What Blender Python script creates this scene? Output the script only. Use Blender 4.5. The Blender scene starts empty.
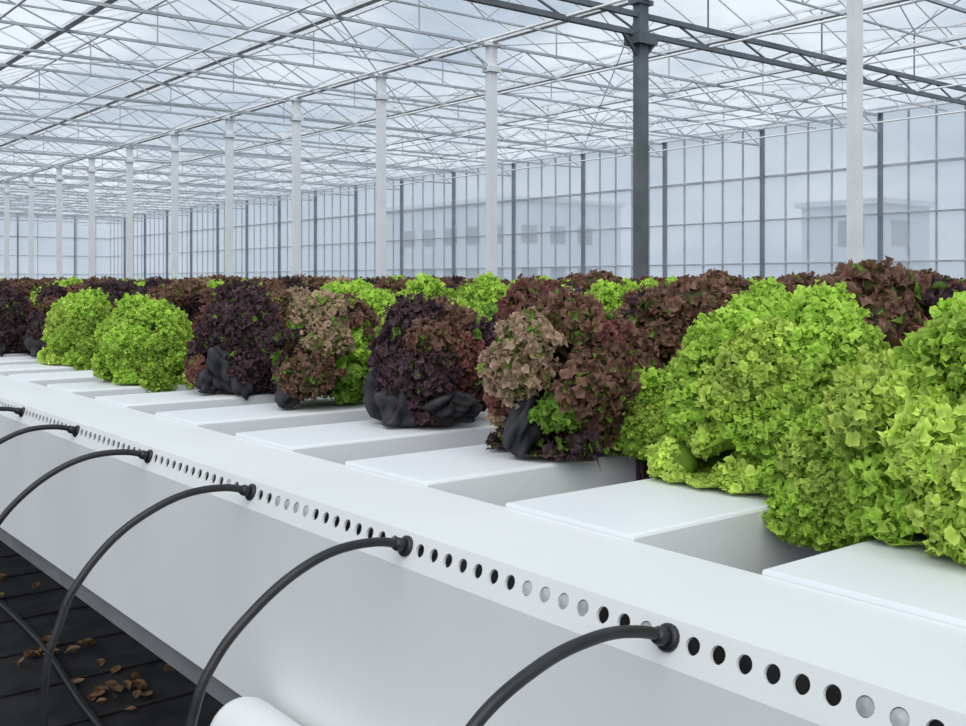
import bpy, math, random
import numpy as np
from mathutils import Vector, Matrix
random.seed(3)
ZC=1.25
scene=bpy.context.scene
scene.view_settings.view_transform='Standard'

# ------------------------------------------------------------ materials
def newmat(name):
    m=bpy.data.materials.new(name); m.use_nodes=True
    nt=m.node_tree; b=nt.nodes['Principled BSDF']; return m,nt,b
def noisy(name,c1,c2,scale=8,rough=.5,detail=4,metal=0,bump=0,spec=.5):
    m,nt,b=newmat(name)
    tc=nt.nodes.new('ShaderNodeTexCoord'); n=nt.nodes.new('ShaderNodeTexNoise')
    n.inputs['Scale'].default_value=scale; n.inputs['Detail'].default_value=detail
    nt.links.new(tc.outputs['Object'],n.inputs['Vector'])
    r=nt.nodes.new('ShaderNodeValToRGB'); r.color_ramp.elements[0].position=.35; r.color_ramp.elements[1].position=.65
    r.color_ramp.elements[0].color=(*c1,1); r.color_ramp.elements[1].color=(*c2,1)
    nt.links.new(n.outputs['Fac'],r.inputs['Fac']); nt.links.new(r.outputs['Color'],b.inputs['Base Color'])
    b.inputs['Roughness'].default_value=rough; b.inputs['Metallic'].default_value=metal
    b.inputs['Specular IOR Level'].default_value=spec
    if bump:
        bp=nt.nodes.new('ShaderNodeBump'); bp.inputs['Strength'].default_value=bump
        nt.links.new(n.outputs['Fac'],bp.inputs['Height']); nt.links.new(bp.outputs['Normal'],b.inputs['Normal'])
    return m
M_trough=noisy('white_coated_steel',(.775,.79,.785),(.815,.83,.825),3,.6,spec=.3)
M_chan=noisy('white_pvc',(.83,.845,.87),(.87,.885,.90),4,.5,spec=.35)
M_rubber=noisy('black_rubber',(.012,.012,.013),(.022,.022,.024),40,.38)
M_plug=noisy('grey_plug',(.30,.31,.32),(.5,.51,.52),60,.5)
M_white=noisy('white_painted_steel',(.84,.86,.88),(.9,.92,.93),2,.5)
M_grey=noisy('galvanised_steel',(.38,.42,.46),(.50,.54,.58),2,.5)
M_dark=noisy('dark_steel',(.10,.12,.14),(.15,.17,.19),2,.5)
M_post=noisy('wall_post_steel',(.18,.21,.25),(.25,.28,.32),2,.5)
M_rail=noisy('dull_rail',(.16,.165,.17),(.22,.225,.23),6,.6)
M_floor=noisy('black_ground_fabric',(.006,.006,.007),(.028,.027,.029),9,.75,8,0,.5)
M_ground=noisy('gravel_ground',(.25,.26,.27),(.4,.4,.4),2,.9)
M_dry=noisy('dry_leaf',(.11,.055,.02),(.24,.14,.07),30,.8)
M_bld=noisy('facade',(.50,.54,.60),(.58,.62,.68),.3,.8)
M_bldw=noisy('facade_window',(.10,.13,.18),(.14,.17,.22),.3,.3)

# glazing
M_glass,nt,b=newmat('diffused_glass')
out=nt.nodes['Material Output']; nt.nodes.remove(b)
tr=nt.nodes.new('ShaderNodeBsdfTransparent'); tr.inputs[0].default_value=(.94,.97,1,1)
tl=nt.nodes.new('ShaderNodeBsdfTranslucent'); tl.inputs[0].default_value=(.93,.97,1,1)
df=nt.nodes.new('ShaderNodeBsdfDiffuse'); df.inputs[0].default_value=(.89,.94,.98,1)
mx=nt.nodes.new('ShaderNodeMixShader'); mx.inputs[0].default_value=.4
mx2=nt.nodes.new('ShaderNodeMixShader')
nn=nt.nodes.new('ShaderNodeTexNoise'); nn.inputs['Scale'].default_value=.25
mr=nt.nodes.new('ShaderNodeMapRange'); mr.inputs[3].default_value=.42; mr.inputs[4].default_value=.82
tc=nt.nodes.new('ShaderNodeTexCoord'); nt.links.new(tc.outputs['Object'],nn.inputs['Vector'])
nt.links.new(nn.outputs['Fac'],mr.inputs[0]); nt.links.new(mr.outputs[0],mx2.inputs[0])
nt.links.new(tl.outputs[0],mx.inputs[1]); nt.links.new(df.outputs[0],mx.inputs[2])
nt.links.new(tr.outputs[0],mx2.inputs[1]); nt.links.new(mx.outputs[0],mx2.inputs[2])
nt.links.new(mx2.outputs[0],out.inputs[0])

# leaf
M_leaf,nt,b=newmat('lettuce_leaf')
out=nt.nodes['Material Output']
at=nt.nodes.new('ShaderNodeAttribute'); at.attribute_name='Col'
tc=nt.nodes.new('ShaderNodeTexCoord'); n=nt.nodes.new('ShaderNodeTexNoise'); n.inputs['Scale'].default_value=40; n.inputs['Detail'].default_value=4
nt.links.new(tc.outputs['Object'],n.inputs['Vector'])
mr=nt.nodes.new('ShaderNodeMapRange'); mr.inputs[1].default_value=.3; mr.inputs[2].default_value=.7; mr.inputs[3].default_value=.82; mr.inputs[4].default_value=1.2
nt.links.new(n.outputs['Fac'],mr.inputs[0])
ml=nt.nodes.new('ShaderNodeVectorMath'); ml.operation='SCALE'
nt.links.new(at.outputs['Color'],ml.inputs[0]); nt.links.new(mr.outputs[0],ml.inputs['Scale'])
nt.links.new(ml.outputs[0],b.inputs['Base Color']); b.inputs['Roughness'].default_value=.55; b.inputs['Specular IOR Level'].default_value=.25
t=nt.nodes.new('ShaderNodeBsdfTranslucent'); nt.links.new(ml.outputs[0],t.inputs[0])
mx=nt.nodes.new('ShaderNodeMixShader'); mx.inputs[0].default_value=.35
nt.links.new(b.outputs[0],mx.inputs[1]); nt.links.new(t.outputs[0],mx.inputs[2]); nt.links.new(mx.outputs[0],out.inputs[0])

# ------------------------------------------------------------ mesh helper
class MB:
    def __init__(s): s.v=[]; s.f=[]; s.m=[]
    def add(s,vs,fs,mi=0):
        o=len(s.v); s.v+= [tuple(p) for p in vs]; s.f+=[tuple(i+o for i in f) for f in fs]; s.m+=[mi]*len(fs)
    def box(s,a,b,mi=0):
        x0,y0,z0=a; x1,y1,z1=b
        s.add([(x0,y0,z0),(x1,y0,z0),(x1,y1,z0),(x0,y1,z0),(x0,y0,z1),(x1,y0,z1),(x1,y1,z1),(x0,y1,z1)],
              [(0,3,2,1),(4,5,6,7),(0,1,5,4),(1,2,6,5),(2,3,7,6),(3,0,4,7)],mi)
    def beam(s,p,q,w,h=None,mi=0):
        h=h or w; p=Vector(p); q=Vector(q); d=(q-p).normalized()
        up=Vector((0,0,1)) if abs(d.z)<.95 else Vector((0,1,0))
        a=d.cross(up).normalized()*w/2; c=a.cross(d).normalized()*h/2
        vs=[p-a-c,p+a-c,p+a+c,p-a+c,q-a-c,q+a-c,q+a+c,q-a+c]
        s.add(vs,[(0,3,2,1),(4,5,6,7),(0,1,5,4),(1,2,6,5),(2,3,7,6),(3,0,4,7)],mi)
    def tube(s,pts,r,n=10,mi=0,caps=True):
        pts=[Vector(p) for p in pts]; rings=[]
        rr=r if isinstance(r,(list,tuple)) else [r]*len(pts)
        prev=None
        for i,p in enumerate(pts):
            d=(pts[min(i+1,len(pts)-1)]-pts[max(i-1,0)]).normalized()
            if prev is None:
                up=Vector((0,0,1)) if abs(d.z)<.9 else Vector((0,1,0)); a=d.cross(up).normalized()
            else: a=(prev-d*prev.dot(d)).normalized()
            prev=a; c=d.cross(a)
            rings.append([p+(a*math.cos(2*math.pi*k/n)+c*math.sin(2*math.pi*k/n))*rr[i] for k in range(n)])
        vs=[v for R in rings for v in R]; fs=[]
        for i in range(len(pts)-1):
            for k in range(n): fs.append((i*n+k,i*n+(k+1)%n,(i+1)*n+(k+1)%n,(i+1)*n+k))
        if caps: fs.append(tuple(range(n-1,-1,-1))); fs.append(tuple((len(pts)-1)*n+k for k in range(n)))
        s.add(vs,fs,mi)
    def obj(s,name,mats,smooth=False,bevel=0):
        me=bpy.data.meshes.new(name); me.from_pydata(s.v,[],s.f); me.update()
        for m in mats: me.materials.append(m)
        me.polygons.foreach_set('material_index',s.m)
        if smooth: me.polygons.foreach_set('use_smooth',[True]*len(s.f))
        o=bpy.data.objects.new(name,me); scene.collection.objects.link(o)
        if bevel:
            bv=o.modifiers.new('b','BEVEL'); bv.width=bevel; bv.segments=3; bv.limit_method='ANGLE'
        return o
def catmull(P,n=8):
    P=[Vector(p) for p in P]; Q=[P[0]*2-P[1]]+P+[P[-1]*2-P[-2]]; o=[]
    for i in range(1,len(Q)-2):
        a,b,c,d=Q[i-1:i+3]
        for k in range(n):
            t=k/n; o.append(.5*((2*b)+(c-a)*t+(2*a-5*b+4*c-d)*t*t+(3*b-a-3*c+d)*t**3))
    o.append(P[-1]); return o

# ------------------------------------------------------------ trough
Z=lambda h: ZC-h
PITCH=.353; HP=PITCH/15; Y0=.538
A=(.612,.257); B=(.600,.290); C=(.611,.546); D=(.70,.546); E=(.764,.42); F=(.764,.257)
mb=MB()
YA=Y0-HP*(40.5); ncell=40+60*15; YB=YA+ncell*HP; YE=40; YS=-2.5
def quadY(p,q,y0,y1,mi=0):
    mb.add([(p[0],y0,Z(p[1])),(p[0],y1,Z(p[1])),(q[0],y1,Z(q[1])),(q[0],y0,Z(q[1]))],[(0,1,2,3)],mi)
for p,q in ((B,C),(C,D),(D,E),(E,F),(F,A)): quadY(p,q,YS,YE)
quadY(A,B,YS,YA); quadY(A,B,YB,YE)
slen=math.hypot(A[0]-B[0],A[1]-B[1]); hc=.0146; hr=.0068
def strip(y,sv,inn=0):
    t=sv/slen
    nx=(B[1]-A[1])/slen; nz=(A[0]-B[0])/slen
    return (A[0]+(B[0]-A[0])*t+nx*inn, y, Z(A[1]+(B[1]-A[1])*t)-nz*inn)
hy=HP/2
corner=[math.atan2(sv-hc,yy) for yy,sv in ((hy,slen),(-hy,slen),(-hy,0),(hy,0))]
corner=[c%(2*math.pi) for c in corner]; angs=[]
cs=sorted(corner)
for i in range(4):
    a0=cs[i]; a1=cs[(i+1)%4]+(2*math.pi if i==3 else 0)
    for k in range(5): angs.append(a0+(a1-a0)*k/5)
na=len(angs)
for j in range(ncell):
    yc=YA+(j+.5)*HP; vs=[]
    for inn,mode in ((0,'o'),(0,'c'),(.003,'c')):
        for a in angs:
            cx,sx=math.cos(a),math.sin(a)
            if mode=='o':
                tt=min([hy/abs(cx) if abs(cx)>1e-6 else 9, ((slen-hc)/sx if sx>1e-6 else (hc/-sx if sx<-1e-6 else 9))])
                vs.append(strip(yc+cx*tt,hc+sx*tt))
            else: vs.append(strip(yc+cx*hr,hc+sx*hr,inn))
    fs=[]
    for k in range(na):
        k2=(k+1)%na
        fs.append((k,k2,na+k2,na+k)); fs.append((na+k,na+k2,2*na+k2,2*na+k))
    mb.add(vs,fs)
for y in (YS,YE):
    mb.add([(p[0],y,Z(p[1])) for p in (A,B,C,D,E,F)],[(0,1,2,3,4,5)])
def cellY(j): return Y0+j*HP
for j in [-8,-7,1,4,5,6,7,24,25,26,27,33]:
    vs=[strip(cellY(j),hc,-.0005)]+[strip(cellY(j)+math.cos(a)*hr*.92,hc+math.sin(a)*hr*.92,.001) for a in angs]
    mb.add(vs,[(0,1+k,1+(k+1)%na) for k in range(na)],1)
mb.box((.622,YS,Z(.585)),(.66,YE,Z(.546)),2)
for i in range(14):
    y=-1.6+i*3
    mb.box((.66,y,0),(.70,y+.04,Z(.546)),2); mb.box((.60,y-.03,0),(.76,y+.07,.008),2)
tr_o=mb.obj('nutrient_trough',[M_trough,M_plug,M_rail])

# drain pipe hung on the trough's lower edge
mb=MB()
px_,ph_=.560,.545
mb.tube([(px_,-2,Z(ph_)),(px_,1.17,Z(ph_)),(px_,1.182,Z(ph_)),(px_,1.187,Z(ph_))],[.044,.044,.041,.034],28)
for y in (-1.2,.2): mb.box((px_,y,Z(ph_+.01)),(.611,y+.02,Z(ph_)))
mb.obj('drain_pipe',[M_trough],True)

# ------------------------------------------------------------ hoses
def hose(k,prof,dy=0):
    y=Y0+PITCH*k; mb=MB()
    x0,_,z0=strip(y,hc)
    pts=[(x0+dx,y+dy*i/len(prof),z0+dz) for i,(dx,dz) in enumerate(prof)]
    mb.tube(catmull(pts,7),.0047,12)
    mb.tube([strip(y,hc,.004),strip(y,hc,-.003),strip(y,hc,-.0045)],[.0108,.0108,.009],16)
    mb.tube([strip(y,hc,-.003),strip(y,hc,-.013),strip(y,hc,-.016)],[.0075,.007,.0055],14)
    mb.obj('irrigation_hose',[M_rubber],True)
g=-(ZC-.2705)+.006
P1=[(.004,0),(-.035,.012),(-.075,.0165),(-.129,.009),(-.188,-.018),(-.235,-.075),(-.26,-.2),(-.26,-.6),(-.22,g+.03),(-.1,g),(.6,g),(1.6,g)]
P2=[(.004,0),(-.035,.010),(-.082,.009),(-.125,-.006),(-.165,-.032),(-.200,-.070),(-.222,-.12),(-.24,-.22),(-.24,-.6),(-.2,g+.04),(-.1,g),(.5,g),(1.5,g)]
hose(0,P1)
for k in range(1,26):
    s=random.uniform(.92,1.08) if k>1 else 1.03
    if k==2: s=1.07
    hose(k,[(a*s if b>-.5 else a,b if b<-.5 else b*random.uniform(.95,1.05)) for a,b in P2],0 if k<3 else random.uniform(-.06,.06))
hose(-1,P1)

mb=MB()
for (x,y,dx) in ((.2,3.0,.0),(.05,4.2,.1),(1.0,2.6,.05)):
    mb.tube(catmull([(x+dx*math.sin(i*1.3)+.03*math.sin(i*2.1),-1+i*.8,.012) for i in range(20)],5),.011,10)
mb.obj('floor_supply_hose',[M_rubber],True)

# ------------------------------------------------------------ channels
YCH=.823; HCH=.251
prof=[(-.100,-.085),(-.100,-.004),(-.0985,-.0012),(-.095,0),(.095,0),(.0985,-.0012),(.100,-.004),(.100,-.085)]
mb=MB(); XA,XB=.765,12.5
n=len(prof)
vs=[(XA,p[0],p[1]) for p in prof]+[(XB,p[0],p[1]) for p in prof]
fs=[(i,(i+1)%n,(i+1)%n+n,i+n) for i in range(n)]+[tuple(range(n-1,-1,-1)),tuple(range(n,2*n))]
mb.add(vs,fs)
ch=mb.obj('growing_channel',[M_chan])
ch.location=(0,YCH-4*PITCH,Z(HCH))
for k in range(-3,42):
    o=bpy.data.objects.new('growing_channel',ch.data); scene.collection.objects.link(o)
    o.location=(0,YCH+k*PITCH,Z(HCH))
mb=MB()
zb=Z(HCH)-.085
for x in (1.9,4.5,7.5,10.5):
    mb.box((x-.025,-1,zb-.05),(x+.025,16.5,zb))
    for i in range(9): mb.box((x-.02,-.8+i*2.1,0),(x+.02,-.76+i*2.1,zb-.05))
mb.obj('bed_support_frame',[M_rail])

# ------------------------------------------------------------ lettuce
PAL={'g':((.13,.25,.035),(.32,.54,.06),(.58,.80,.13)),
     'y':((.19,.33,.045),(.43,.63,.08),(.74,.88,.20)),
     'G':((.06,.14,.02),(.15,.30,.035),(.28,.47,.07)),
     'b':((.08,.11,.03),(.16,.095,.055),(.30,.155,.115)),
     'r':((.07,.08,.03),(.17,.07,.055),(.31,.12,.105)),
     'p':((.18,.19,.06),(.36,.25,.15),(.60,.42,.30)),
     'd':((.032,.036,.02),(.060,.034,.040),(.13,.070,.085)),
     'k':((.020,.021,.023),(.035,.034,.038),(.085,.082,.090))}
PAL={k:[np.array(c) for c in v] for k,v in PAL.items()}
def noise2(rng,x,y,lam,nw=7):
    o=0
    for _ in range(nw):
        th=rng.uniform(0,6.283); f=2*math.pi/(lam*rng.uniform(.75,1.4)); o=o+np.sin(f*(x*math.cos(th)+y*math.sin(th))+rng.uniform(0,6.283))
    return o/math.sqrt(nw/2)
SEG=10; RR=[.0,.55,1.0]
tT=np.array([(0,1+k,1+(k+1)%SEG) for k in range(SEG)])
tQ=np.array([(1+k,1+SEG+k,1+SEG+(k+1)%SEG,1+(k+1)%SEG) for k in range(SEG)]); NVF=1+2*SEG
def lettuce_mesh(name,seed,R,H,seedcls,nlobe=34,nfr=95,fs=.0095,low=0,leafn=30,droop=15,lsize=.042,hang=.03,mott=0.,jit=(.74,1.10),lowaz=None):
    rng=np.random.default_rng(seed)
    V=[];C=[];T=[];Q=[];off=0
    if isinstance(seedcls,str):
        sd=rng.normal(size=(max(11,len(seedcls)),3)); sd[:,2]=np.abs(sd[:,2])*.9-.25
        scl=[seedcls[i%len(seedcls)] for i in range(len(sd))]
    else:
        sd=np.array([s[:3] for s in seedcls],float); scl=[s[3] for s in seedcls]
    sd/=np.linalg.norm(sd,axis=1)[:,None]
    bp=rng.uniform(0,6.28,3)
    zc=H*.36
    for i in range(nlobe):
        t=(i+.5)/nlobe; az=i*2.39996+rng.uniform(-.4,.4)
        sz=1-t*(1+math.sin(math.radians(20+droop))); el=math.asin(max(-1,min(1,sz)))
        d=np.array([math.cos(az)*math.cos(el),math.sin(az)*math.cos(el),math.sin(el)])
        cl=scl[int(np.argmax(sd@d))]
        j=rng.uniform(*jit)*(1+.09*math.sin(2*az+bp[0])+.07*math.sin(3*az+bp[1]))
        ax=np.array([R,R,(H-zc) if d[2]>0 else zc+hang])
        rad_=(abs(d[0]/1)**2.6+abs(d[1])**2.6+abs(d[2])**2.6)**(-1/2.6)
        rho=lsize*rng.uniform(.7,1.3)
        c=d*rad_*(ax*j-rho*.95); c[2]+=zc
        nrm=d/ax; nrm/=np.linalg.norm(nrm)
        up=np.array([0,0,1.]); ta=np.cross(up,nrm); ta/=np.linalg.norm(ta)+1e-6; tb=np.cross(nrm,ta)
        nu,nv=7,12
        th=np.linspace(0,math.pi,nu)[:,None]; ph=np.linspace(0,2*math.pi,nv,endpoint=False)[None,:]
        e3=np.array([1.25,.9,.9])*rho
        el3=e3*.80
        P=(ta*(np.sin(th)*np.cos(ph))[...,None]*el3[0]+tb*(np.sin(th)*np.sin(ph))[...,None]*el3[1]+nrm*(np.cos(th)+0*ph)[...,None]*el3[2])+c
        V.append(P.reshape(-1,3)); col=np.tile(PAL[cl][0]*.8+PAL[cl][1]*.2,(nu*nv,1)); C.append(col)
        idx=np.arange(nu*nv).reshape(nu,nv)+off
        Q.append(np.stack([idx[:-1],np.roll(idx,-1,1)[:-1],np.roll(idx,-1,1)[1:],idx[1:]],-1).reshape(-1,4)); off+=nu*nv
        m=int(nfr*(rho/lsize)**1.5)
        dd=rng.normal(size=(m,3)); dd/=np.linalg.norm(dd,axis=1)[:,None]
        sgn=dd@nrm; dd=np.where((sgn<-.25)[:,None],dd-2*sgn[:,None]*nrm,dd); sgn=dd@nrm
        loc=np.stack([dd@ta,dd@tb,sgn],-1)*e3
        lump=1+.17*np.sin(loc[:,0]*170+bp[2]+i)*np.sin(loc[:,1]*170+i*2)
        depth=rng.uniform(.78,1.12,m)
        cen=(loc*(lump*depth)[:,None])@np.stack([ta,tb,nrm])+c
        nr=dd+rng.normal(size=(m,3))*.65; nr/=np.linalg.norm(nr,axis=1)[:,None]
        rv=rng.normal(size=(m,3)); a=np.cross(nr,rv); a/=np.linalg.norm(a,axis=1)[:,None]; b=np.cross(nr,a)
        size=fs*rng.uniform(.6,1.6,m)
        ths=np.arange(SEG)*2*math.pi/SEG
        out=np.zeros((m,NVF,3)); cc=np.zeros((m,NVF,3))
        out[:,0]=cen
        ph1=rng.uniform(0,6.28,m); ph2=rng.uniform(0,6.28,m); am=rng.uniform(.3,.75,m); cup=rng.uniform(-.5,.35,m)
        fv=rng.uniform(.82,1.16,m)[:,None]*rng.uniform(.82,1.15)
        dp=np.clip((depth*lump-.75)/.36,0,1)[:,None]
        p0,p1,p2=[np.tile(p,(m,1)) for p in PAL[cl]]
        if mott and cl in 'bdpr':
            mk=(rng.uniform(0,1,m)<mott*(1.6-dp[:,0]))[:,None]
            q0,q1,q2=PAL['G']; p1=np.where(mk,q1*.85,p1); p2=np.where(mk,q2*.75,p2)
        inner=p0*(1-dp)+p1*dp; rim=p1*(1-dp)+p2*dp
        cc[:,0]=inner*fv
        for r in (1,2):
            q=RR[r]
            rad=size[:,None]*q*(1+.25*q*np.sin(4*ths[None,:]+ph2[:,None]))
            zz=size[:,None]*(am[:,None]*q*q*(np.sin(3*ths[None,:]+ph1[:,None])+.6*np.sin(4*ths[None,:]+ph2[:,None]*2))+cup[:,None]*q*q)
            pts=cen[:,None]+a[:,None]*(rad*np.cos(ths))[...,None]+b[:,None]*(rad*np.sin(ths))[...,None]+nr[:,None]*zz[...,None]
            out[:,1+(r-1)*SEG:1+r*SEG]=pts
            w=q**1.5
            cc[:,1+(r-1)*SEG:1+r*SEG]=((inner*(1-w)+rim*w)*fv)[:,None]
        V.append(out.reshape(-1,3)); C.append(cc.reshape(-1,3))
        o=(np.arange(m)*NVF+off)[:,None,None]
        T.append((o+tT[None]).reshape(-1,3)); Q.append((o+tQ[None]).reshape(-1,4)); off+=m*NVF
    # dark, smooth, folded old leaves low on the head
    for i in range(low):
        az=(lowaz if lowaz is not None else 0)+((i+.5)/low-.5)*2.0+rng.uniform(-.2,.2)
        el=rng.uniform(-.25,.2); rho=rng.uniform(.026,.040)
        d=np.array([math.cos(az)*math.cos(el),math.sin(az)*math.cos(el),math.sin(el)])
        c=d*np.array([R-rho*.95,R-rho*.95,H*.3]); c[2]+=.045
        nu,nv=22,36
        th=np.linspace(.02,math.pi-.02,nu)[:,None]; ph=np.linspace(0,2*math.pi,nv,endpoint=False)[None,:]
        q=np.stack([np.sin(th)*np.cos(ph),np.sin(th)*np.sin(ph),np.cos(th)+0*ph],-1)
        k1=rng.normal(size=(4,3))*2.2; pp=rng.uniform(0,6.28,4)
        dis=sum(np.abs(np.sin(q@k1[n_]+pp[n_])) for n_ in range(4))/4
        k2=rng.normal(size=(4,3))*9
        fine=sum(np.sin(q@k2[n_]+pp[n_]) for n_ in range(4))/4
        rr_=rho*(.55+.85*dis+.09*fine)
        rot=np.linalg.qr(rng.normal(size=(3,3)))[0]
        P=(q*rr_[...,None]*np.array([1.5,1.0,.75]))@rot+c
        V.append(P.reshape(-1,3))
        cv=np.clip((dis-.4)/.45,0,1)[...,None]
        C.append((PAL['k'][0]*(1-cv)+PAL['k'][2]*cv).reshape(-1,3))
        idx=np.arange(nu*nv).reshape(nu,nv)+off
        Q.append(np.stack([idx[:-1],np.roll(idx,-1,1)[:-1],np.roll(idx,-1,1)[1:],idx[1:]],-1).reshape(-1,4)); off+=nu*nv
    for i in range(leafn):
        az=i*2.39996+rng.uniform(-.3,.3)
        el=math.radians(85-80*(i/leafn)); L=(R*.78+(H*.8-R*.78)*max(0,math.sin(el)))*rng.uniform(.85,1.0)
        d=np.array([math.cos(az)*math.cos(el),math.sin(az)*math.cos(el),math.sin(el)]); cl=scl[int(np.argmax(sd@d))]; base=.03; amp=.006; curl=rng.uniform(.4,1.0)
        nu,nv=16,24; Aa=math.radians(rng.uniform(30,46))
        u=np.linspace(.1,1,nu)[:,None]; v=np.linspace(-1,1,nv)[None,:]; a=v*Aa
        rc=u*L*(1-.25*np.abs(v)**3)*(1+.05*np.sin(v*9+i)*u**3)
        x=rc*np.sin(a); y=rc*np.cos(a)
        zz=amp*u**1.2*noise2(rng,x,y,.055,5)-x*x*rng.uniform(3,6)
        s=np.linspace(-.15,1.6,90); ang=el+.2-curl*np.clip(s,0,2)**2
        ds=(s[1]-s[0])*L; cxx=np.cumsum(np.cos(ang))*ds; czz=np.cumsum(np.sin(ang))*ds
        i0=np.argmin(abs(s)); cxx-=cxx[i0]; czz-=czz[i0]; q=y/L
        px=np.interp(q,s,cxx); pz=np.interp(q,s,czz); an=np.interp(q,s,ang)
        lx=px-np.sin(an)*zz; lz=pz+np.cos(an)*zz+base
        V.append(np.stack([lx*math.cos(az)-x*math.sin(az),lx*math.sin(az)+x*math.cos(az),lz],-1).reshape(-1,3))
        uu=(u+0*v)[...,None]; c0,c1,c2=PAL[cl]
        C.append(((c0*(1-uu)+c1*uu)*rng.uniform(.8,1.1)).reshape(-1,3))
        idx=np.arange(nu*nv).reshape(nu,nv)+off
        Q.append(np.stack([idx[:-1,:-1],idx[:-1,1:],idx[1:,1:],idx[1:,:-1]],-1).reshape(-1,4)); off+=nu*nv
    V=np.concatenate(V); C=np.concatenate(C); T=np.concatenate(T); Q=np.concatenate(Q)
    rad=np.percentile(np.hypot(V[:,0],V[:,1]),98.5); V[:,:2]*=R/rad; V[:,2]*=H/np.percentile(V[:,2],99.9)
    over=np.abs(V[:,1])<.108
    lowz=.004+.004*(1+np.sin(V[:,0]*90+V[:,1]*140))
    V[:,2]=np.where(over,np.maximum(V[:,2],lowz),np.maximum(V[:,2],-.12+.02*np.sin(V[:,0]*120)))
    C=np.concatenate([C,np.ones((len(C),1))],1)
    me=bpy.data.meshes.new(name)
    me.vertices.add(len(V)); me.vertices.foreach_set('co',V.astype(np.float32).ravel())
    li=np.concatenate([T.ravel(),Q.ravel()]).astype(np.int32)
    me.loops.add(len(li)); me.loops.foreach_set('vertex_index',li)
    st=np.concatenate([np.arange(len(T))*3,len(T)*3+np.arange(len(Q))*4]).astype(np.int32)
    me.polygons.add(len(st)); me.polygons.foreach_set('loop_start',st)
    me.polygons.foreach_set('use_smooth',np.ones(len(st),dtype=bool))
    me.update(calc_edges=True)
    ca=me.color_attributes.new('Col','FLOAT_COLOR','POINT'); ca.data.foreach_set('color',C.astype(np.float32).ravel())
    me.materials.append(M_leaf); me.validate()
    return me
JT=(.66,1.12)
G1=lettuce_mesh('green_a',1,.158,.248,'gyggy',44,400,.0052,droop=25,hang=.09,mott=0,jit=JT)
G2=lettuce_mesh('green_b',2,.188,.25,'gygg',54,440,.0054,droop=35,lsize=.047,hang=.11,jit=JT)
G3=lettuce_mesh('green_c',5,.145,.25,'gygG',36,200,.0066)
B1=lettuce_mesh('brown_a',11,.150,.245,[(-1,-.05,.0,'p'),(-1,.3,.5,'r'),(-.6,-.8,.7,'b'),(-.1,-.9,.9,'r'),(-.85,-.6,.15,'G'),(-.4,-1,.15,'b'),(-.65,-.75,-.45,'d'),(-1,.2,-.5,'d'),(-.1,-1,-.5,'d'),(.25,-1,-.05,'g'),(0,0,1,'b'),(1,0,.3,'b'),(0,1,.3,'p'),(-.75,-.65,.5,'p')],44,290,.0062,low=1,lowaz=-3.0,droop=38,hang=.13,mott=.14,jit=JT)
B2=lettuce_mesh('brown_b',12,.142,.24,[(1,.1,.3,'d'),(.9,.5,.6,'r'),(.6,.8,.2,'b'),(.7,.7,.6,'p'),(.1,1,.35,'g'),(.4,.9,-.3,'G'),(.9,.4,-.3,'b'),(0,0,1,'b'),(-1,0,.3,'b'),(0,-1,.3,'G'),(-.8,-.6,.2,'p')],36,220,.0066,low=1,lowaz=.1,mott=.18,hang=.05,jit=JT)
D1=lettuce_mesh('dark_a',21,.142,.24,[(-.6,-.8,.7,'b'),(-1,0,.5,'d'),(-.2,-1,.2,'r'),(-.7,-.7,0,'d'),(0,-1,-.4,'d'),(0,0,1,'b'),(1,0,.2,'d'),(0,1,.3,'d'),(-1,.2,-.3,'d')],36,220,.0066,low=5,mott=.06,lowaz=-2.7,jit=JT)
D2=lettuce_mesh('dark_b',22,.140,.24,'ddrd',36,190,.0068,low=4,mott=.07,lowaz=-2.8,jit=JT)
B3=lettuce_mesh('brown_c',31,.138,.255,'brbdr',34,160,.0072,low=0,mott=.08)
names={'G':'green_lettuce','B':'red_leaf_lettuce','D':'dark_red_lettuce'}
MS={'G1':G1,'G2':G2,'G3':G3,'B1':B1,'B2':B2,'B3':B3,'D1':D1,'D2':D2}
protos={}
def plant(key,x,k,s=1,sz=1,rot=0,dy=0,dz=0):
    o=bpy.data.objects.new(names[key[0]],MS[key]); scene.collection.objects.link(o)
    o.location=(x,YCH+k*PITCH+dy,Z(HCH)+dz); o.scale=(s,s,s*sz); o.rotation_euler=(0,0,rot)
    protos.setdefault(key,o); return o
pi=math.pi
row1=[('G2',1.03,-1,1.0,.93,0),('G1',1.11,0,1.0,.97,0,-.02),('B1',1.08,1,1.02,.98,0,-.03),('D1',1.10,2,.95,.98,0),('B2',1.09,3,.97,.98,pi),
      ('D2',1.07,4,.98,.98,0),('G1',.98,5,.88,.98,pi),('D2',1.16,6,.7,1.1,0),('G1',1.04,7,.86,1.05,0),('D1',1.10,8,.95,1.05,0),('D2',1.0,9,.95,1,0),
      ('B1',1.05,10,1,1,0),('D1',1.05,11,1,1,0),('B2',1.05,12,1,1,0),('G2',1.0,-2,1,1,pi)]
for r in row1: plant(*r)
plant('G3',1.15,1,.60,.85,0,-.165,-.005)
plant('G3',1.05,0,.72,.9,0,-.175,-.045)
row2=['B3','B3','B3','D1','G3','G1','B2','D2','B3','B1','D2','D1','G1','B3','D1','D2','G3']
for i,kk in enumerate(row2):
    plant(kk,1.38,i-1,random.uniform(.95,1.07),random.uniform(.96,1.04)+(.06 if i<2 else 0),pi*(i%2))

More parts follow.
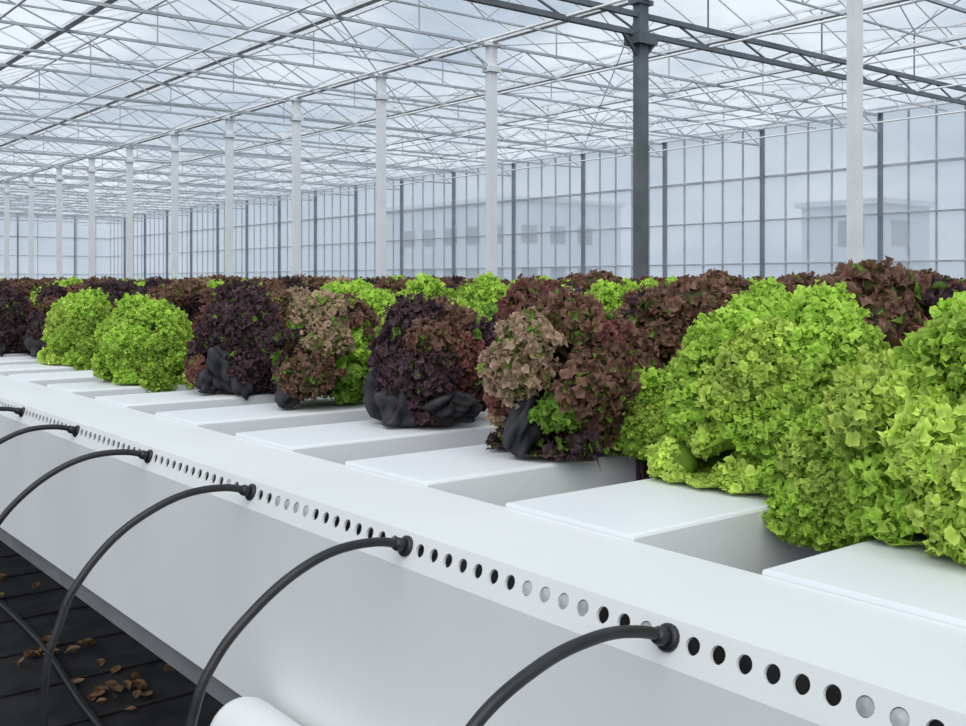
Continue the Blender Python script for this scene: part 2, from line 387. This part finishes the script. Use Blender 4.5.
# instanced rest of the crop
def gn_field(name,proto,pts):
    me=bpy.data.meshes.new(name); me.from_pydata([p[:3] for p in pts],[],[])
    a=me.attributes.new('rot','FLOAT_VECTOR','POINT'); a.data.foreach_set('vector',[c for p in pts for c in (0,0,p[3])])
    a=me.attributes.new('scl','FLOAT_VECTOR','POINT'); a.data.foreach_set('vector',[c for p in pts for c in (p[4],p[4],p[4]*p[5])])
    o=bpy.data.objects.new(name,me); scene.collection.objects.link(o)
    ng=bpy.data.node_groups.new(name,'GeometryNodeTree')
    ng.interface.new_socket('Geometry',in_out='INPUT',socket_type='NodeSocketGeometry')
    ng.interface.new_socket('Geometry',in_out='OUTPUT',socket_type='NodeSocketGeometry')
    N=ng.nodes; gi=N.new('NodeGroupInput'); go=N.new('NodeGroupOutput')
    oi=N.new('GeometryNodeObjectInfo'); oi.inputs['Object'].default_value=proto; oi.inputs['As Instance'].default_value=True
    ip=N.new('GeometryNodeInstanceOnPoints')
    r=N.new('GeometryNodeInputNamedAttribute'); r.data_type='FLOAT_VECTOR'; r.inputs['Name'].default_value='rot'
    s=N.new('GeometryNodeInputNamedAttribute'); s.data_type='FLOAT_VECTOR'; s.inputs['Name'].default_value='scl'
    L=ng.links
    L.new(gi.outputs[0],ip.inputs['Points']); L.new(oi.outputs['Geometry'],ip.inputs['Instance'])
    L.new(r.outputs['Attribute'],ip.inputs['Rotation']); L.new(s.outputs['Attribute'],ip.inputs['Scale'])
    L.new(ip.outputs[0],go.inputs[0])
    md=o.modifiers.new('instances','NODES'); md.node_group=ng
buckets={}
for i in range(36):
    x=1.68+.3*i
    for k in range(-4,42):
        y=YCH+k*PITCH
        d=.621*x+.784*y; r=.784*x-.621*y
        if d<.8: continue
        px=483+1050*r/d
        if px<-250 or px>1250: continue
        h=math.sin(i*.9+k*.35)+.8*math.sin(k*.6-i*.5)+random.uniform(-1.3,1.3)
        key=random.choice(['G1','G3','G2']) if h>.45 else random.choice(['B1','B3','B3','D1','D2','B2'])
        tall=random.uniform(.94,1.15) if key[0]!='G' else random.uniform(.95,1.08)
        if i<3 and d<3: tall*=.98
        buckets.setdefault(key,[]).append((x+random.uniform(-.03,.03),y+random.uniform(-.015,.015),Z(HCH),random.choice([0,pi])+random.uniform(-.2,.2),random.uniform(.93,1.06),tall))
for k in range(17,42):
    for x in (1.07,1.38):
        key=random.choice(['G1','B1','B3','D1','D2','B2']); buckets[key].append((x,YCH+k*PITCH,Z(HCH),0,1,1))
fn={'G':'green_lettuce_crop','B':'red_leaf_lettuce_crop','D':'dark_red_lettuce_crop'}
for key,pts in buckets.items(): gn_field(fn[key[0]],protos[key],pts)

# ------------------------------------------------------------ floor
mb=MB(); mb.add([(-14,-6,0),(32,-6,0),(32,95,0),(-14,95,0)],[(0,1,2,3)]); mb.obj('floor',[M_floor])
mb=MB(); mb.add([(-300,-300,-.05),(400,-300,-.05),(400,500,-.05),(-300,500,-.05)],[(0,1,2,3)]); mb.obj('ground',[M_ground])
mb=MB(); rr=random.Random(8)
for (cx,cy,sp,nn_) in ((1.14,3.18,.07,22),(1.05,3.7,.07,16),(1.0,4.6,.15,8)):
    for i in range(nn_):
        x=cx+rr.gauss(0,sp); y=cy+rr.gauss(0,sp); a=rr.uniform(0,6.3); L=rr.uniform(.03,.06); w=L*.32; up=rr.uniform(.004,.02)
        ca,sa=math.cos(a),math.sin(a)
        loc=[(-L/2,0,.004),(-L*.2,w,.006+up),(L*.25,w*.8,.006+up),(L/2,0,.01+up*.6),(L*.25,-w*.8,.006+up),(-L*.2,-w,.006+up*.8),(-L*.2,0,.006),(L*.25,0,.006)]
        mb.add([(x+p[0]*ca-p[1]*sa,y+p[0]*sa+p[1]*ca,p[2]+.004) for p in loc],[(0,6,1),(1,6,7,2),(2,7,3),(3,7,4),(4,7,6,5),(5,6,0)])
mb.obj('fallen_leaves',[M_dry])

# ------------------------------------------------------------ greenhouse structure
ZG=6.72; ZR=7.55; ZB=6.12; XW=31; YEND=92; SP=4.6; YC0=9.4
ys=[YC0+SP*i for i in range(-3,18)]
for i,y in enumerate(ys[2:],2):
    dark=(i==4); w=.11 if not dark else .125
    mb=MB()
    mb.box((15-w,y-w*.7,0),(15+w,y+w*.7,ZG-.05),0)
    mb.box((15-.2,y-.2,0),(15+.2,y+.2,.03),0)
    mb.box((15-.22,y-.13,ZG-.12),(15+.22,y+.13,ZG-.03),0)
    if dark:
        mb.box((15-.26,y-.2,ZB-.3),(15+.26,y+.2,ZB-.1),1)
        mb.beam((15-.5,y,ZB-.1),(15,y,ZB-.6),.06,mi=1); mb.beam((15+.5,y,ZB-.1),(15,y,ZB-.6),.06,mi=1)
    else:
        mb.box((15-.16,y-.15,ZB-.1),(15+.16,y+.15,ZB+.02),0)
    mb.obj('support_column',[M_dark if dark else M_white,M_dark])
def truss(y,big=False):
    mb=MB(); c=.06 if not big else .10; d=.026 if not big else .035
    z0=ZB if not big else ZB-.08; z1=ZG-.08 if not big else ZB+.28
    mb.beam((-13,y,z0),(XW,y,z0),c,c); mb.beam((-13,y,z1),(XW,y,z1),c,c)
    x=-13
    while x<XW-.5:
        mb.beam((x,y,z0),(x+1,y,z1),d); mb.beam((x+1,y,z1),(x+2,y,z0),d); x+=2
    for xx in range(-13,31,4):
        mb.beam((xx+2,y,z1),(xx+2,y,ZR),.026)
    mb.obj('roof_truss',[M_dark if big else M_grey])
for i,y in enumerate(ys): truss(y,i==4)
mb=MB()
for j in range(-7,5):
    x=15+4*j
    mb.box((x-.08,-5,ZG-.03),(x+.08,YEND,ZG+.05),0)
    if j<4:
        mb.box((x+2-.03,-5,ZR-.03),(x+2+.03,YEND,ZR+.03),0)
        yy=4.0
        while yy<YEND:
            mb.beam((x,yy,ZG+.05),(x+2,yy,ZR),.024,.03); mb.beam((x+2,yy,ZR),(x+4,yy,ZG+.05),.024,.03); yy+=SP/4
mb.obj('roof_glazing_frame',[M_white])
mb=MB(); rr=random.Random(4)
for i,y in enumerate(ys[:-1]):
    for j in range(-5,4):
        x=15+4*j
        if (i+j)%2==0:
            mb.beam((x,y,ZG-.1),(x+4,y+SP,ZG-.1),.02); 
            mb.beam((x+4,y,ZG-.1),(x,y+SP,ZG-.1),.02)
        mb.beam((x+2,y+SP/2,ZG-.25),(x+1.1,y+SP/2,ZG+.45),.02)
        mb.beam((x+2,y+SP/2,ZG-.25),(x+2.9,y+SP/2,ZG+.45),.02)
    mb.beam((-13,y+SP/2,ZG-.25),(XW,y+SP/2,ZG-.25),.035)
mb.obj('roof_bracing',[M_grey])
mb=MB()
for x in (5,9,13,17,21,25,29):
    mb.tube([(x,-5,ZB-.06),(x,YEND-.4,ZB-.06)],.025,8)
mb.obj('overhead_pipe',[M_white],True)

# walls
def wall(name,axis,pos,a0,a1,zt,mull,posts):
    mb=MB()
    def P(a,z,o=0): return (pos+o,a,z) if axis=='x' else (a,pos+o,z)
    mb.add([P(a0,.4),P(a1,.4),P(a1,zt),P(a0,zt)],[(0,1,2,3)],1)
    a=a0; 
    while a<=a1+.01:
        mb.beam(P(a,.0,-.06),P(a,zt,-.06),.045,.06,0); a+=mull
    a=posts
    while a<=a1:
        mb.beam(P(a,0,-.16),P(a,zt,-.16),.10,.14,2); a+=SP
    for z,w in ((.4,.12),(1.9,.06),(3.45,.06),(5.0,.09),(zt,.14)):
        mb.beam(P(a0,z,-.08),P(a1,z,-.08),.06,w,0)
    mb.add([P(a0,0),P(a1,0),P(a1,.4),P(a0,.4)],[(0,1,2,3)],3)
    mb.obj(name,[M_grey,M_glass,M_post,M_white])
wall('wall_right','x',XW+.3,YC0-SP*3,YEND,ZG+.1,SP/5,YC0-SP*3)
wall('wall_far','y',YEND,-13,XW+.3,ZG+.1,1.6,-13)
wall('wall_left','x',-13.3,YC0-SP*3,YEND,ZG+.1,SP/5,YC0-SP*3)

# outside buildings
def building(x,y,w,l,h,nf):
    mb=MB(); mb.box((x,y,-.05),(x+w,y+l,h),0)
    mb.box((x-.3,y-.3,h),(x+w+.3,y+l+.3,h+.3),0)
    for f in range(nf):
        zz=1+f*(h-1)/nf
        yy=y+1
        while yy<y+l-2:
            mb.box((x-.05,yy,zz),(x,yy+1.6,zz+1.4),1); yy+=3
        xx=x+1
        while xx<x+w-2:
            mb.box((xx,y-.05,zz),(xx+1.6,y,zz+1.4),1); xx+=3
    mb.obj('office_building',[M_bld,M_bldw])
building(52,62,12,18,7.6,2); building(52,31,5,5,5.5,2); building(52,16,6,5,6.5,2)

# ------------------------------------------------------------ sky
w=bpy.data.worlds.new('sky'); scene.world=w; w.use_nodes=True; nt=w.node_tree
bg=nt.nodes['Background']; tc=nt.nodes.new('ShaderNodeTexCoord')
mp=nt.nodes.new('ShaderNodeMapping'); mp.inputs['Scale'].default_value=(1,1,2.6)
n=nt.nodes.new('ShaderNodeTexNoise'); n.inputs['Scale'].default_value=4.5; n.inputs['Detail'].default_value=7; n.inputs['Roughness'].default_value=.55
r=nt.nodes.new('ShaderNodeValToRGB'); e=r.color_ramp.elements
e[0].position=.38; e[0].color=(.44,.52,.62,1); e[1].position=.64; e[1].color=(.74,.80,.86,1)
nt.links.new(tc.outputs['Generated'],mp.inputs[0]); nt.links.new(mp.outputs[0],n.inputs['Vector'])
nt.links.new(n.outputs['Fac'],r.inputs['Fac']); nt.links.new(r.outputs[0],bg.inputs[0]); bg.inputs[1].default_value=1.15
sl=bpy.data.lights.new('sun','SUN'); sl.energy=2.0; sl.angle=math.radians(70); sl.color=(1,.985,.96)
so=bpy.data.objects.new('sun',sl); scene.collection.objects.link(so); so.rotation_euler=(math.radians(28),math.radians(-34),0)

# ------------------------------------------------------------ camera
cd=bpy.data.cameras.new('camera'); cam=bpy.data.objects.new('camera',cd); scene.collection.objects.link(cam)
cam.location=(0,0,ZC); cam.rotation_euler=(math.radians(90),0,-math.atan2(833,1050))
cd.sensor_width=36; cd.lens=1050/966*36; cd.shift_y=-81/966; cd.clip_start=.02; cd.clip_end=1000
scene.camera=cam
